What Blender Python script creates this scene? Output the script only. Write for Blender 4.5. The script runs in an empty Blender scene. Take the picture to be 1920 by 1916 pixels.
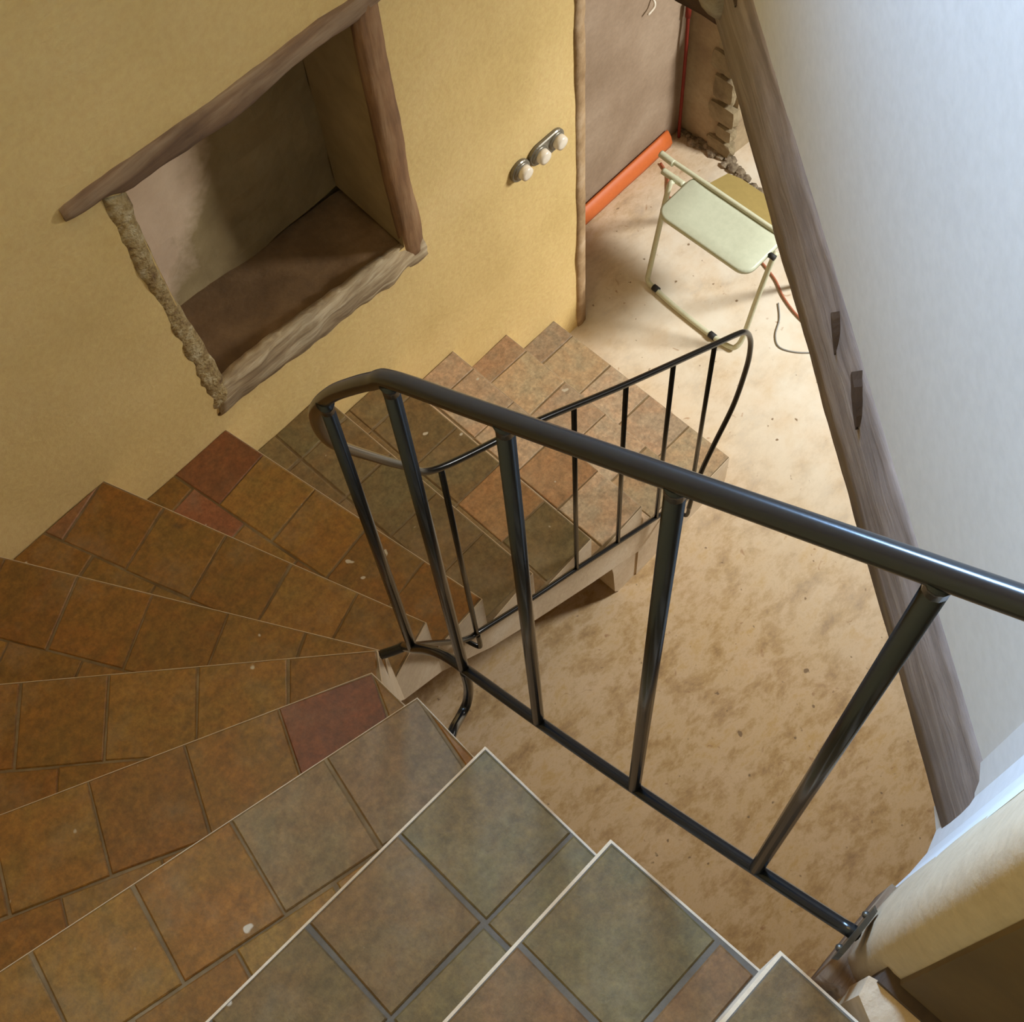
import bpy, bmesh, math, random
from mathutils import Vector, Matrix, noise
random.seed(7)
S = bpy.context.scene
C = S.collection

# ------------------------------------------------------------------ camera
cam_d = bpy.data.cameras.new('camera')
cam_d.sensor_fit = 'HORIZONTAL'; cam_d.sensor_width = 36.0
cam_d.lens = 2500.0 / 1920.0 * 36.0
cam_d.clip_start = 0.02
cam = bpy.data.objects.new('camera', cam_d); C.objects.link(cam)
R_ = ((0.6838099491586489, -0.7279329187260528, -0.05017588331674772),
      (-0.6749204612189285, -0.6048803563391163, -0.422613446950156),
      (0.27728383375104076, 0.3228520099829541, -0.904920026958345))
mw = Matrix.Identity(4)
for i in range(3):
    mw[i][0] = R_[0][i]; mw[i][1] = -R_[1][i]; mw[i][2] = -R_[2][i]
mw[0][3], mw[1][3], mw[2][3] = -0.8473652, -1.75136194, 4.00654619
cam.matrix_world = mw
S.camera = cam

# ------------------------------------------------------------------ light
S.view_settings.view_transform = 'Standard'
S.view_settings.look = 'None'
S.view_settings.gamma = 1.0
S.view_settings.use_curve_mapping = False
S.view_settings.exposure = 0.0
w = bpy.data.worlds.new('world'); S.world = w; w.use_nodes = True
w.node_tree.nodes['Background'].inputs[0].default_value = (0.75, 0.85, 1.0, 1)
w.node_tree.nodes['Background'].inputs[1].default_value = 0.25

def area(name, loc, target, sx, sy, power, col, spread=180):
    d = bpy.data.lights.new(name, 'AREA'); d.shape = 'RECTANGLE'; d.size = sx; d.size_y = sy
    d.energy = power; d.color = col; d.spread = math.radians(spread)
    o = bpy.data.objects.new(name, d); C.objects.link(o); o.location = loc
    o.rotation_euler = (Vector(target) - Vector(loc)).to_track_quat('-Z', 'Y').to_euler()
    return o
# the window of the lower room (warm evening light), the upper window at the far end of the stairwell (blue daylight)
# and an added fill lamp over the stairwell that warms the walls
area('lower_window_light', (2.55, -1.75, 1.95), (1.35, -0.15, 0.1), 0.40, 0.45, 42, (0.97, 0.97, 0.93), 120)
area('upper_window_light', (0.585, -0.38, 4.0), (-0.25, -1.75, 3.6), 0.6, 0.9, 98, (0.36, 0.61, 1.0), 105)
area('warm_overhead_fill', (-0.5, -0.9, 5.12), (-0.5, -0.9, 0), 1.0, 0.9, 19, (1.0, 0.72, 0.27))

# ------------------------------------------------------------------ materials
def newmat(name):
    m = bpy.data.materials.new(name); m.use_nodes = True
    n = m.node_tree.nodes; l = m.node_tree.links
    b = n['Principled BSDF']
    return m, n, l, b

def noise_node(n, l, vec, scale, detail=5, rough=0.6, dist=0.0):
    t = n.new('ShaderNodeTexNoise'); t.inputs['Scale'].default_value = scale
    t.inputs['Detail'].default_value = detail; t.inputs['Roughness'].default_value = rough
    t.inputs['Distortion'].default_value = dist
    l.new(vec, t.inputs['Vector']); return t.outputs['Fac']

def ramp(n, l, fac, stops):
    r = n.new('ShaderNodeValToRGB'); el = r.color_ramp.elements
    while len(el) < len(stops): el.new(0.5)
    for e, (p, c) in zip(el, stops):
        e.position = p; e.color = (c[0], c[1], c[2], 1) if len(c) == 3 else c
    l.new(fac, r.inputs['Fac']); return r.outputs['Color']

def mix(n, l, fac, a, b, mode='MIX'):
    m = n.new('ShaderNodeMix'); m.data_type = 'RGBA'; m.blend_type = mode
    for s, v in ((0, fac), (6, a), (7, b)):
        if isinstance(v, (int, float)): m.inputs[s].default_value = v
        elif isinstance(v, tuple): m.inputs[s].default_value = (v[0], v[1], v[2], 1)
        else: l.new(v, m.inputs[s])
    return m.outputs[2]

def bump(n, l, b, h, strength, dist=0.01, prev=None):
    bp = n.new('ShaderNodeBump'); bp.inputs['Strength'].default_value = strength
    bp.inputs['Distance'].default_value = dist
    l.new(h, bp.inputs['Height']); l.new(bp.outputs[0], b.inputs['Normal']); return bp

def coords(n, l, sc=(1, 1, 1), kind='Object', rot=(0, 0, 0)):
    tc = n.new('ShaderNodeTexCoord'); mp = n.new('ShaderNodeMapping')
    mp.inputs['Scale'].default_value = sc; mp.inputs['Rotation'].default_value = rot
    l.new(tc.outputs[kind], mp.inputs['Vector']); return mp.outputs[0]

def plaster(name, c1, c2, c3, scale=3.0, bstr=0.35, rough=0.9, fine=60, bdist=0.004):
    m, n, l, b = newmat(name)
    v = coords(n, l)
    big = noise_node(n, l, v, scale, 6, 0.6)
    col = ramp(n, l, big, [(0.3, c1), (0.5, c2), (0.7, c3)])
    f2 = noise_node(n, l, v, fine, 4, 0.6)
    col = mix(n, l, 0.10, col, ramp(n, l, f2, [(0.35, (0.2, 0.2, 0.2)), (0.65, (0.8, 0.8, 0.8))]), 'OVERLAY')
    l.new(col, b.inputs['Base Color']); b.inputs['Roughness'].default_value = rough
    h = n.new('ShaderNodeMath'); h.operation = 'ADD'
    l.new(f2, h.inputs[0]); l.new(noise_node(n, l, v, 14, 3), h.inputs[1])
    bump(n, l, b, h.outputs[0], bstr, bdist)
    return m

M_yellow = plaster('ochre_plaster', (0.60, 0.425, 0.165), (0.66, 0.475, 0.195), (0.70, 0.51, 0.225), 2.2, 0.5)
M_pink = plaster('pinkish_plaster', (0.24, 0.165, 0.105), (0.30, 0.215, 0.145), (0.36, 0.27, 0.19), 3.5, 0.3)
M_white = plaster('white_plaster', (0.62, 0.62, 0.61), (0.65, 0.65, 0.64), (0.67, 0.67, 0.66), 1.6, 0.02)
M_cream = plaster('cream_plaster', (0.46, 0.34, 0.21), (0.50, 0.38, 0.245), (0.54, 0.42, 0.28), 4.0, 0.25)
M_stair_plaster = plaster('stair_side_plaster', (0.58, 0.45, 0.30), (0.66, 0.52, 0.36), (0.72, 0.60, 0.45), 5.0, 0.3)
M_jamb = plaster('bare_plaster_edge', (0.24, 0.14, 0.06), (0.38, 0.25, 0.13), (0.55, 0.41, 0.27), 7.0, 0.6)
M_nichefloor = plaster('brown_earth_render', (0.10, 0.055, 0.022), (0.15, 0.085, 0.035), (0.22, 0.13, 0.06), 7.0, 0.5)
M_ceiling = plaster('ceiling_white', (0.6, 0.56, 0.48), (0.64, 0.6, 0.5), (0.68, 0.63, 0.55), 2.0, 0.1)

# niche inside: pinkish skim coat ending over grey-olive render
m, n, l, b = newmat('niche_render')
v = coords(n, l)
sep = n.new('ShaderNodeSeparateXYZ'); l.new(v, sep.inputs[0])
big = noise_node(n, l, v, 7, 4, 0.6, 0.4)
mm = n.new('ShaderNodeMath'); mm.operation = 'MULTIPLY_ADD'; l.new(big, mm.inputs[0]); mm.inputs[1].default_value = 0.28
l.new(sep.outputs[0], mm.inputs[2])
m2 = n.new('ShaderNodeMath'); m2.operation = 'MULTIPLY_ADD'; l.new(sep.outputs[2], m2.inputs[0]); m2.inputs[1].default_value = -0.55
l.new(mm.outputs[0], m2.inputs[2])
edge = n.new('ShaderNodeMapRange'); edge.inputs[1].default_value = -0.70; edge.inputs[2].default_value = -0.62
l.new(m2.outputs[0], edge.inputs[0])
fine = noise_node(n, l, v, 10, 5)
pinkc = ramp(n, l, fine, [(0.3, (0.58, 0.42, 0.28)), (0.7, (0.68, 0.52, 0.36))])
olive = ramp(n, l, fine, [(0.3, (0.24, 0.17, 0.075)), (0.7, (0.34, 0.25, 0.12))])
l.new(mix(n, l, edge.outputs[0], pinkc, olive), b.inputs['Base Color']); b.inputs['Roughness'].default_value = 0.95
bump(n, l, b, fine, 0.4, 0.01)
M_niche = m

# mottled floor: ochre / pink / grey blotches, whitish dust in the far part, dark spatters
m, n, l, b = newmat('mottled_screed')
v = coords(n, l)
n1 = noise_node(n, l, v, 4.2, 8, 0.7, 0.15)
n2 = noise_node(n, l, coords(n, l, (0.75, 1.25, 1), 'Object', (0, 0, 0.5)), 9, 9, 0.75, 0.15)
c = ramp(n, l, n1, [(0.25, (0.36, 0.22, 0.09)), (0.42, (0.54, 0.37, 0.17)), (0.55, (0.56, 0.40, 0.23)), (0.70, (0.66, 0.48, 0.31))])
c2 = ramp(n, l, n2, [(0.33, (0.20, 0.105, 0.05)), (0.44, (0.46, 0.30, 0.14)), (0.54, (0.68, 0.52, 0.35)), (0.66, (0.54, 0.34, 0.12))])
c = mix(n, l, 0.6, c, c2)
sep = n.new('ShaderNodeSeparateXYZ'); l.new(v, sep.inputs[0])
mr = n.new('ShaderNodeMapRange'); mr.inputs[1].default_value = 0.55; mr.inputs[2].default_value = 1.35
l.new(sep.outputs[0], mr.inputs[0])
mr2 = n.new('ShaderNodeMapRange'); mr2.inputs[1].default_value = 0.9; mr2.inputs[2].default_value = -0.3
mr2.inputs[1].default_value = 0.32; mr2.inputs[2].default_value = -0.02
l.new(sep.outputs[1], mr2.inputs[0])
mu = n.new('ShaderNodeMath'); mu.operation = 'MULTIPLY'; l.new(mr.outputs[0], mu.inputs[0]); l.new(mr2.outputs[0], mu.inputs[1])
dustn = ramp(n, l, noise_node(n, l, v, 5, 6), [(0.3, (0.35, 0.35, 0.35)), (0.6, (0.95, 0.95, 0.95))])
mu2 = n.new('ShaderNodeMath'); mu2.operation = 'MULTIPLY'; l.new(mu.outputs[0], mu2.inputs[0]); l.new(dustn, mu2.inputs[1])
c = mix(n, l, mu2.outputs[0], c, (0.74, 0.68, 0.57))
spots = ramp(n, l, noise_node(n, l, v, 38, 2, 0.4), [(0.24, (1, 1, 1)), (0.29, (0, 0, 0))])
c = mix(n, l, spots, c, (0.24, 0.16, 0.09))
st = ramp(n, l, noise_node(n, l, coords(n, l, (1, 1, 1), 'Object', (0, 0, 0.6)), 16, 3, 0.5, 1.5), [(0.24, (0.8, 0.8, 0.8)), (0.31, (0, 0, 0))])
c = mix(n, l, st, c, (0.36, 0.20, 0.10))
l.new(c, b.inputs['Base Color']); b.inputs['Roughness'].default_value = 0.75
bump(n, l, b, n2, 0.15, 0.005)
M_floor = m

# terracotta tiles: colour from each tile's own object colour, mottled
m, n, l, b = newmat('terracotta_tile')
oi = n.new('ShaderNodeObjectInfo')
v = coords(n, l, (1, 1, 1), 'Object')
rv = n.new('ShaderNodeVectorMath'); rv.operation = 'SCALE'; rv.inputs['Scale'].default_value = 37.0
cmb = n.new('ShaderNodeCombineXYZ'); l.new(oi.outputs['Random'], cmb.inputs[0]); l.new(oi.outputs['Random'], cmb.inputs[1])
l.new(cmb.outputs[0], rv.inputs[0]); ad = n.new('ShaderNodeVectorMath'); ad.operation = 'ADD'
l.new(v, ad.inputs[0]); l.new(rv.outputs[0], ad.inputs[1]); v = ad.outputs[0]
n1 = noise_node(n, l, v, 9, 6, 0.65, 0.5)
n2 = noise_node(n, l, v, 34, 5, 0.7)
olive = mix(n, l, 1.0, oi.outputs['Color'], (0.86, 0.93, 0.95), 'MULTIPLY')
red = mix(n, l, 1.0, oi.outputs['Color'], (1.06, 0.88, 0.76), 'MULTIPLY')
f = ramp(n, l, n1, [(0.40, (0.22, 0.22, 0.22)), (0.60, (0.82, 0.82, 0.82))])
n3 = noise_node(n, l, v, 90, 4, 0.8)
c = mix(n, l, f, olive, red)
c = mix(n, l, 0.36, c, ramp(n, l, n2, [(0.35, (0.2, 0.2, 0.2)), (0.65, (0.82, 0.82, 0.82))]), 'OVERLAY')
c = mix(n, l, 0.35, c, ramp(n, l, n3, [(0.35, (0.2, 0.2, 0.2)), (0.65, (0.82, 0.82, 0.82))]), 'OVERLAY')
dust = ramp(n, l, noise_node(n, l, v, 5, 6, 0.7), [(0.5, (0, 0, 0)), (0.75, (0.3, 0.3, 0.3))])
c = mix(n, l, dust, c, (0.34, 0.27, 0.17))
sp = ramp(n, l, noise_node(n, l, v, 22, 2, 0.4), [(0.745, (0, 0, 0)), (0.765, (1, 1, 1))])
c = mix(n, l, sp, c, (0.52, 0.46, 0.36))
dk = ramp(n, l, noise_node(n, l, v, 14, 3, 0.5), [(0.21, (0.7, 0.7, 0.7)), (0.29, (0, 0, 0))])
c = mix(n, l, dk, c, (0.06, 0.035, 0.018))
l.new(c, b.inputs['Base Color']); b.inputs['Roughness'].default_value = 0.55
bump(n, l, b, n2, 0.25, 0.004)
M_tile = m
M_mortar_brown = plaster('brown_mortar', (0.13, 0.085, 0.04), (0.19, 0.13, 0.065), (0.28, 0.21, 0.12), 12, 0.5)
M_mortar = plaster('grey_mortar', (0.10, 0.085, 0.065), (0.125, 0.105, 0.082), (0.15, 0.13, 0.10), 12, 0.5)

def wood(name, c1, c2, c3, sc=(2.5, 30, 30), bstr=0.6, rough=0.85, rot=(0, 0, 0)):
    m, n, l, b = newmat(name)
    v = coords(n, l, sc, 'Object', rot)
    n1 = noise_node(n, l, v, 1.0, 8, 0.65, 0.4)
    v2 = coords(n, l)
    n2 = noise_node(n, l, v2, 6, 4)
    c = ramp(n, l, n1, [(0.28, c1), (0.5, c2), (0.72, c3)])
    c = mix(n, l, 0.5, c, ramp(n, l, n2, [(0.3, (0.3, 0.3, 0.3)), (0.7, (0.72, 0.72, 0.72))]), 'OVERLAY')
    l.new(c, b.inputs['Base Color']); b.inputs['Roughness'].default_value = rough
    bump(n, l, b, n1, bstr, 0.006)
    return m
M_beam = wood('weathered_grey_timber', (0.16, 0.125, 0.105), (0.26, 0.21, 0.185), (0.38, 0.32, 0.28), (4, 4, 45), 0.5)
M_lintel = wood('old_brown_timber', (0.10, 0.055, 0.03), (0.20, 0.12, 0.065), (0.33, 0.24, 0.15), (3, 30, 30))
M_jambwood = wood('reddish_brown_timber', (0.12, 0.055, 0.025), (0.22, 0.115, 0.05), (0.34, 0.21, 0.11), (30, 30, 3))
M_darkwood = wood('dark_timber', (0.035, 0.02, 0.012), (0.06, 0.035, 0.02), (0.09, 0.055, 0.03), (3, 20, 20))
M_daub = plaster('straw_daub', (0.16, 0.085, 0.035), (0.42, 0.30, 0.13), (0.66, 0.56, 0.36), 26, 0.9, 0.95, 90, 0.02)
M_sillwood = wood('chipped_pale_timber', (0.15, 0.09, 0.045), (0.36, 0.27, 0.16), (0.62, 0.52, 0.36), (5, 30, 50), 0.9)

def simple(name, col, rough=0.5, metal=0.0, spec=0.5):
    m, n, l, b = newmat(name)
    v = coords(n, l)
    f = noise_node(n, l, v, 60, 4)
    c = mix(n, l, 0.08, tuple(col), ramp(n, l, f, [(0.3, (0.15, 0.15, 0.15)), (0.7, (0.85, 0.85, 0.85))]), 'OVERLAY')
    l.new(c, b.inputs['Base Color']); b.inputs['Roughness'].default_value = rough
    b.inputs['Metallic'].default_value = metal
    b.inputs['Specular IOR Level'].default_value = spec
    bump(n, l, b, f, 0.08, 0.001)
    return m
M_iron = simple('black_painted_iron', (0.010, 0.010, 0.010), 0.22, 0.0, 0.4)
M_flange = simple('tarnished_steel', (0.12, 0.11, 0.09), 0.4, 0.8)
M_green = simple('pale_green_enamel', (0.56, 0.56, 0.40), 0.4)
M_greenpanel = simple('pale_green_panel', (0.50, 0.53, 0.40), 0.45)
M_oliveboard = simple('olive_board', (0.30, 0.22, 0.07), 0.6)
M_rubber = simple('black_rubber', (0.02, 0.02, 0.02), 0.7)
M_orange = simple('orange_plastic', (0.60, 0.14, 0.03), 0.55)
M_red = simple('red_plastic', (0.17, 0.02, 0.010), 0.7, 0, 0.2)
M_redcable = simple('dull_red_cable', (0.42, 0.15, 0.08), 0.6)
M_greycable = simple('thin_grey_cable', (0.30, 0.30, 0.29), 0.6)
M_plate = simple('grey_metal_plate', (0.20, 0.18, 0.14), 0.35, 0.4)
M_porcelain = simple('white_porcelain', (0.78, 0.70, 0.58), 0.3)
M_door = wood('orange_tan_wood', (0.40, 0.22, 0.09), (0.48, 0.28, 0.12), (0.55, 0.33, 0.15), (30, 30, 3), 0.2)
M_rubble = plaster('dark_rubble', (0.10, 0.07, 0.045), (0.22, 0.17, 0.11), (0.38, 0.31, 0.22), 30, 0.8, 0.95)

# ------------------------------------------------------------------ helpers
def link(name, me, mat, parent=None):
    o = bpy.data.objects.new(name, me); C.objects.link(o)
    if mat: me.materials.append(mat)
    if parent: o.parent = parent
    return o
def from_bm(name, bm, mat, parent=None, smooth=False):
    me = bpy.data.meshes.new(name); bmesh.ops.recalc_face_normals(bm, faces=bm.faces)
    bm.to_mesh(me); bm.free()
    if smooth:
        for p in me.polygons: p.use_smooth = True
    return link(name, me, mat, parent)
def empty(name, loc=(0, 0, 0)):
    o = bpy.data.objects.new(name, None); C.objects.link(o); o.location = loc
    o.empty_display_size = 0.1; return o
def tag(o, label, cat, group=None, kind=None):
    o['label'] = label; o['category'] = cat
    if group: o['group'] = group
    if kind: o['kind'] = kind
    return o
def prism(bm, pts, z0, z1):
    """pts plan polygon; z0, z1 numbers or lists"""
    nn = len(pts)
    a = z0 if isinstance(z0, (list, tuple)) else [z0] * nn
    b = z1 if isinstance(z1, (list, tuple)) else [z1] * nn
    lo = [bm.verts.new((p[0], p[1], z)) for p, z in zip(pts, a)]
    hi = [bm.verts.new((p[0], p[1], z)) for p, z in zip(pts, b)]
    bm.faces.new(lo[::-1]); bm.faces.new(hi)
    for i in range(nn):
        j = (i + 1) % nn
        bm.faces.new((lo[i], lo[j], hi[j], hi[i]))
def box(bm, x0, y0, z0, x1, y1, z1):
    prism(bm, [(x0, y0), (x1, y0), (x1, y1), (x0, y1)], z0, z1)
def catmull(P, k=6):
    P = [Vector(p) for p in P]; out = []
    Q = [2 * P[0] - P[1]] + P + [2 * P[-1] - P[-2]]
    for i in range(1, len(Q) - 2):
        for s in range(k):
            t = s / k
            a, b_, c_, d = Q[i - 1], Q[i], Q[i + 1], Q[i + 2]
            out.append(0.5 * ((2 * b_) + (c_ - a) * t + (2 * a - 5 * b_ + 4 * c_ - d) * t * t + (3 * b_ - a - 3 * c_ + d) * t ** 3))
    out.append(P[-1]); return out
def tube(bm, P, r, sides=12, cap=True):
    P = [Vector(p) for p in P]; rings = []
    t0 = (P[1] - P[0]).normalized()
    nrm = t0.orthogonal().normalized()
    for i, p in enumerate(P):
        if i == 0: t = t0
        elif i == len(P) - 1: t = (P[-1] - P[-2]).normalized()
        else: t = ((P[i + 1] - p).normalized() + (p - P[i - 1]).normalized()).normalized()
        nrm = (nrm - t * nrm.dot(t)).normalized(); bn = t.cross(nrm)
        rr = r[i] if isinstance(r, (list, tuple)) else r
        rings.append([bm.verts.new(p + rr * (math.cos(2 * math.pi * k / sides) * nrm + math.sin(2 * math.pi * k / sides) * bn)) for k in range(sides)])
    for a, b_ in zip(rings, rings[1:]):
        for k in range(sides):
            bm.faces.new((a[k], a[(k + 1) % sides], b_[(k + 1) % sides], b_[k]))
    if cap: bm.faces.new(rings[0][::-1]); bm.faces.new(rings[-1])
def clip(poly, clipper):
    """Sutherland-Hodgman, clipper CCW convex"""
    out = list(poly)
    m_ = len(clipper)
    for i in range(m_):
        a, b_ = clipper[i], clipper[(i + 1) % m_]
        def side(p): return (b_[0] - a[0]) * (p[1] - a[1]) - (b_[1] - a[1]) * (p[0] - a[0])
        inp, out = out, []
        for j in range(len(inp)):
            p, q = inp[j], inp[(j + 1) % len(inp)]
            sp_, sq = side(p), side(q)
            if sp_ >= 0: out.append(p)
            if (sp_ >= 0) != (sq >= 0):
                t = sp_ / (sp_ - sq); out.append((p[0] + t * (q[0] - p[0]), p[1] + t * (q[1] - p[1])))
        if not out: return []
    return out
def area2(poly):
    return 0.5 * sum(poly[i][0] * poly[(i + 1) % len(poly)][1] - poly[(i + 1) % len(poly)][0] * poly[i][1] for i in range(len(poly)))
def inset(poly, d):
    """inset a convex CCW polygon by d (number or per-edge list)"""
    nn = len(poly); ds = d if isinstance(d, (list, tuple)) else [d] * nn
    lines = []
    for i in range(nn):
        a, b_ = Vector(poly[i]), Vector(poly[(i + 1) % nn]); u = (b_ - a)
        if u.length < 1e-6: return None
        u.normalize(); nr = Vector((-u.y, u.x)); lines.append((a + nr * ds[i], u))
    out = []
    for i in range(nn):
        (p, u), (q, v_) = lines[i - 1], lines[i]
        den = u.x * v_.y - u.y * v_.x
        if abs(den) < 1e-6: out.append(tuple(q)); continue
        t = ((q.x - p.x) * v_.y - (q.y - p.y) * v_.x) / den
        out.append((p.x + u.x * t, p.y + u.y * t))
    return out
def dedupe(poly, eps=0.004):
    out = []
    for p in poly:
        if not out or math.hypot(p[0] - out[-1][0], p[1] - out[-1][1]) > eps: out.append(p)
    if len(out) > 1 and math.hypot(out[0][0] - out[-1][0], out[0][1] - out[-1][1]) < eps: out.pop()
    return out

# ------------------------------------------------------------------ setting: floor and walls
bm = bmesh.new(); box(bm, -1.5, -3.6, -0.12, 3.5, 0.45, 0.0)
tag(from_bm('floor', bm, M_floor), 'mottled ochre and pink bare floor of the lower room', 'floor', kind='structure')

# left wall with the niche
NX0, NX1, NZ0, NZ1, ND = -0.235, 0.394, 1.155, 1.985, 0.28
bm = bmesh.new()
def quad(bm, *pts): bm.faces.new([bm.verts.new(p) for p in pts])
def grid(bm, p00, p10, p01, nu, nv, amp=0.0, f=6.0, nrm=(0, -1, 0)):
    p00, p10, p01 = Vector(p00), Vector(p10), Vector(p01); N_ = Vector(nrm); V = []
    for j in range(nv + 1):
        row = []
        for i in range(nu + 1):
            p = p00 + (p10 - p00) * (i / nu) + (p01 - p00) * (j / nv)
            e = amp * noise.noise(p * f)
            row.append(bm.verts.new(p + N_ * e))
        V.append(row)
    for j in range(nv):
        for i in range(nu): bm.faces.new((V[j][i], V[j][i + 1], V[j + 1][i + 1], V[j + 1][i]))
X0, X1, ZT = -1.46, 1.078, 5.2
grid(bm, (X0, 0, 0), (NX0, 0, 0), (X0, 0, ZT), 30, 110, 0.004)
grid(bm, (NX1, 0, 0), (X1, 0, 0), (NX1, 0, ZT), 20, 110, 0.004)
grid(bm, (NX0, 0, 0), (NX1, 0, 0), (NX0, 0, NZ0), 16, 25, 0.004)
grid(bm, (NX0, 0, NZ1), (NX1, 0, NZ1), (NX0, 0, ZT), 16, 70, 0.004)
quad(bm, (X1, 0, 0), (X1, 0.3, 0), (X1, 0.3, ZT), (X1, 0, ZT))
quad(bm, (X0, 0.34, 0), (X1, 0.34, 0), (X1, 0.34, ZT), (X0, 0.34, ZT))
quad(bm, (X0, 0, ZT), (X1, 0, ZT), (X1, 0.34, ZT), (X0, 0.34, ZT))
quad(bm, (X0, 0, 0), (X0, 0.34, 0), (X0, 0.34, ZT), (X0, 0, ZT))
wall_left = from_bm('wall_left', bm, M_yellow)
tag(wall_left, 'yellow ochre plastered wall beside the stairs with a niche in it', 'wall', kind='structure')
# inside of the niche
bm = bmesh.new()
grid(bm, (NX0 + 0.03, ND, NZ0), (NX1 + 0.02, ND, NZ0), (NX0 + 0.03, ND, NZ1), 14, 18, 0.012, 8)
quad(bm, (NX0, 0, NZ0), (NX0 + 0.03, ND, NZ0), (NX0 + 0.03, ND, NZ1), (NX0, 0, NZ1))
quad(bm, (NX1, 0, NZ0), (NX1 + 0.02, ND, NZ0), (NX1 + 0.02, ND, NZ1), (NX1, 0, NZ1))
quad(bm, (NX0, 0, NZ1), (NX1, 0, NZ1), (NX1 + 0.02, ND, NZ1), (NX0 + 0.03, ND, NZ1))
o = from_bm('niche_lining', bm, M_niche, wall_left); o['label'] = 'pinkish and olive rough render inside the niche'
bm = bmesh.new()
grid(bm, (NX0, 0.004, 1.225), (NX1 + 0.01, 0.004, 1.140), (NX0 + 0.03, ND + 0.01, 1.20), 16, 8, 0.006, 11, (0, 0, 1))
grid(bm, (NX0, 0.012, 1.06), (NX1 + 0.01, 0.012, 1.06), (NX0, 0.012, 1.13), 2, 2)
o = from_bm('niche_floor', bm, M_nichefloor, wall_left, True); o['label'] = 'rough dark brown floor of the niche'

# irregular timbers and daub round the niche: outlines in the wall plane, with thickness
def rough_frame(name, outer, inner, y0, y1, mat, parent=None, k=5, amp=0.004, seed=0.0):
    A, B = catmull([(p[0], 0, p[1]) for p in outer], k), catmull([(p[0], 0, p[1]) for p in inner], k)
    def resamp(P, m_):
        L = [0]
        for a, b_ in zip(P, P[1:]): L.append(L[-1] + (b_ - a).length)
        out = []
        for i in range(m_):
            d = L[-1] * i / (m_ - 1); j = 0
            while j < len(L) - 2 and L[j + 1] < d: j += 1
            t = (d - L[j]) / max(1e-9, L[j + 1] - L[j]); out.append(P[j].lerp(P[j + 1], min(1, max(0, t))))
        return out
    mm_ = 40; A, B = resamp(A, mm_), resamp(B, mm_)
    bm = bmesh.new(); cols = 5; V = []
    for i in range(mm_):
        row = []
        prof = [(0.0, y1), (0.0, y0 + 0.004), (0.22, y0), (0.5, y0 - 0.003), (0.8, y0), (1.0, y0 + 0.006), (1.0, y1)]
        for (t, y) in prof:
            p = A[i].lerp(B[i], t)
            e = Vector((noise.noise(Vector((p.x * 23 + seed, p.z * 23, t * 3))), noise.noise(Vector((p.x * 17, p.z * 31 + seed, 5 + t))), noise.noise(Vector((p.x * 29, p.z * 19, 9 + t + seed)))))
            row.append(bm.verts.new((p.x + amp * e.x, y + (amp * 1.3 * e.y if y != y1 else 0), p.z + amp * e.z)))
        V.append(row)
    for a, b_ in zip(V, V[1:]):
        for j in range(len(a)):
            bm.faces.new((a[j], a[(j + 1) % len(a)], b_[(j + 1) % len(a)], b_[j]))
    bm.faces.new(V[0][::-1]); bm.faces.new(V[-1])
    return from_bm(name, bm, mat, parent, True)
o = rough_frame('trim_1', [(-0.36, 2.046), (-0.354, 2.049), (-0.251, 2.044), (-0.082, 2.032), (0.079, 2.018), (0.259, 2.016), (0.39, 2.003), (0.50, 1.995)],
            [(-0.36, 2.012), (-0.333, 2.004), (-0.27, 1.996), (-0.222, 1.975), (-0.106, 1.965), (0.07, 1.944), (0.225, 1.958), (0.363, 1.945), (0.464, 1.948), (0.50, 1.95)], -0.011, 0.12, M_lintel, None, 5, 0.003)
tag(o, 'long old brown timber lintel above the niche, sticking out to its left', 'lintel', kind='structure')
o = rough_frame('trim_2', [(-0.277, 1.994), (-0.279, 1.825), (-0.273, 1.616), (-0.269, 1.414), (-0.265, 1.131)],
            [(-0.224, 1.965), (-0.231, 1.839), (-0.236, 1.695), (-0.227, 1.553), (-0.214, 1.359), (-0.205, 1.16)], -0.003, 0.03, M_daub, None, 6, 0.0045, 3.0)
tag(o, 'ragged straw daub edge down the left side of the niche', 'niche edge', kind='structure')
o = rough_frame('trim_3', [(-0.262, 1.123), (-0.193, 1.13), (-0.036, 1.103), (0.151, 1.087), (0.303, 1.065), (0.463, 1.053)],
            [(-0.225, 1.232), (-0.121, 1.240), (0.103, 1.203), (0.285, 1.175), (0.398, 1.150), (0.455, 1.14)], -0.008, 0.02, M_sillwood, None, 5, 0.007, 7.0)
tag(o, 'chipped pale timber sill under the niche', 'niche sill', kind='structure')
o = rough_frame('trim_4', [(0.452, 1.975), (0.45, 1.784), (0.455, 1.575), (0.451, 1.366), (0.461, 1.229), (0.456, 1.10)],
            [(0.388, 1.96), (0.385, 1.788), (0.387, 1.633), (0.387, 1.425), (0.396, 1.149), (0.40, 1.10)], -0.008, 0.02, M_jambwood, None, 5, 0.0012, 11.0)
tag(o, 'reddish brown timber post down the right side of the niche', 'niche post', kind='structure')
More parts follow.
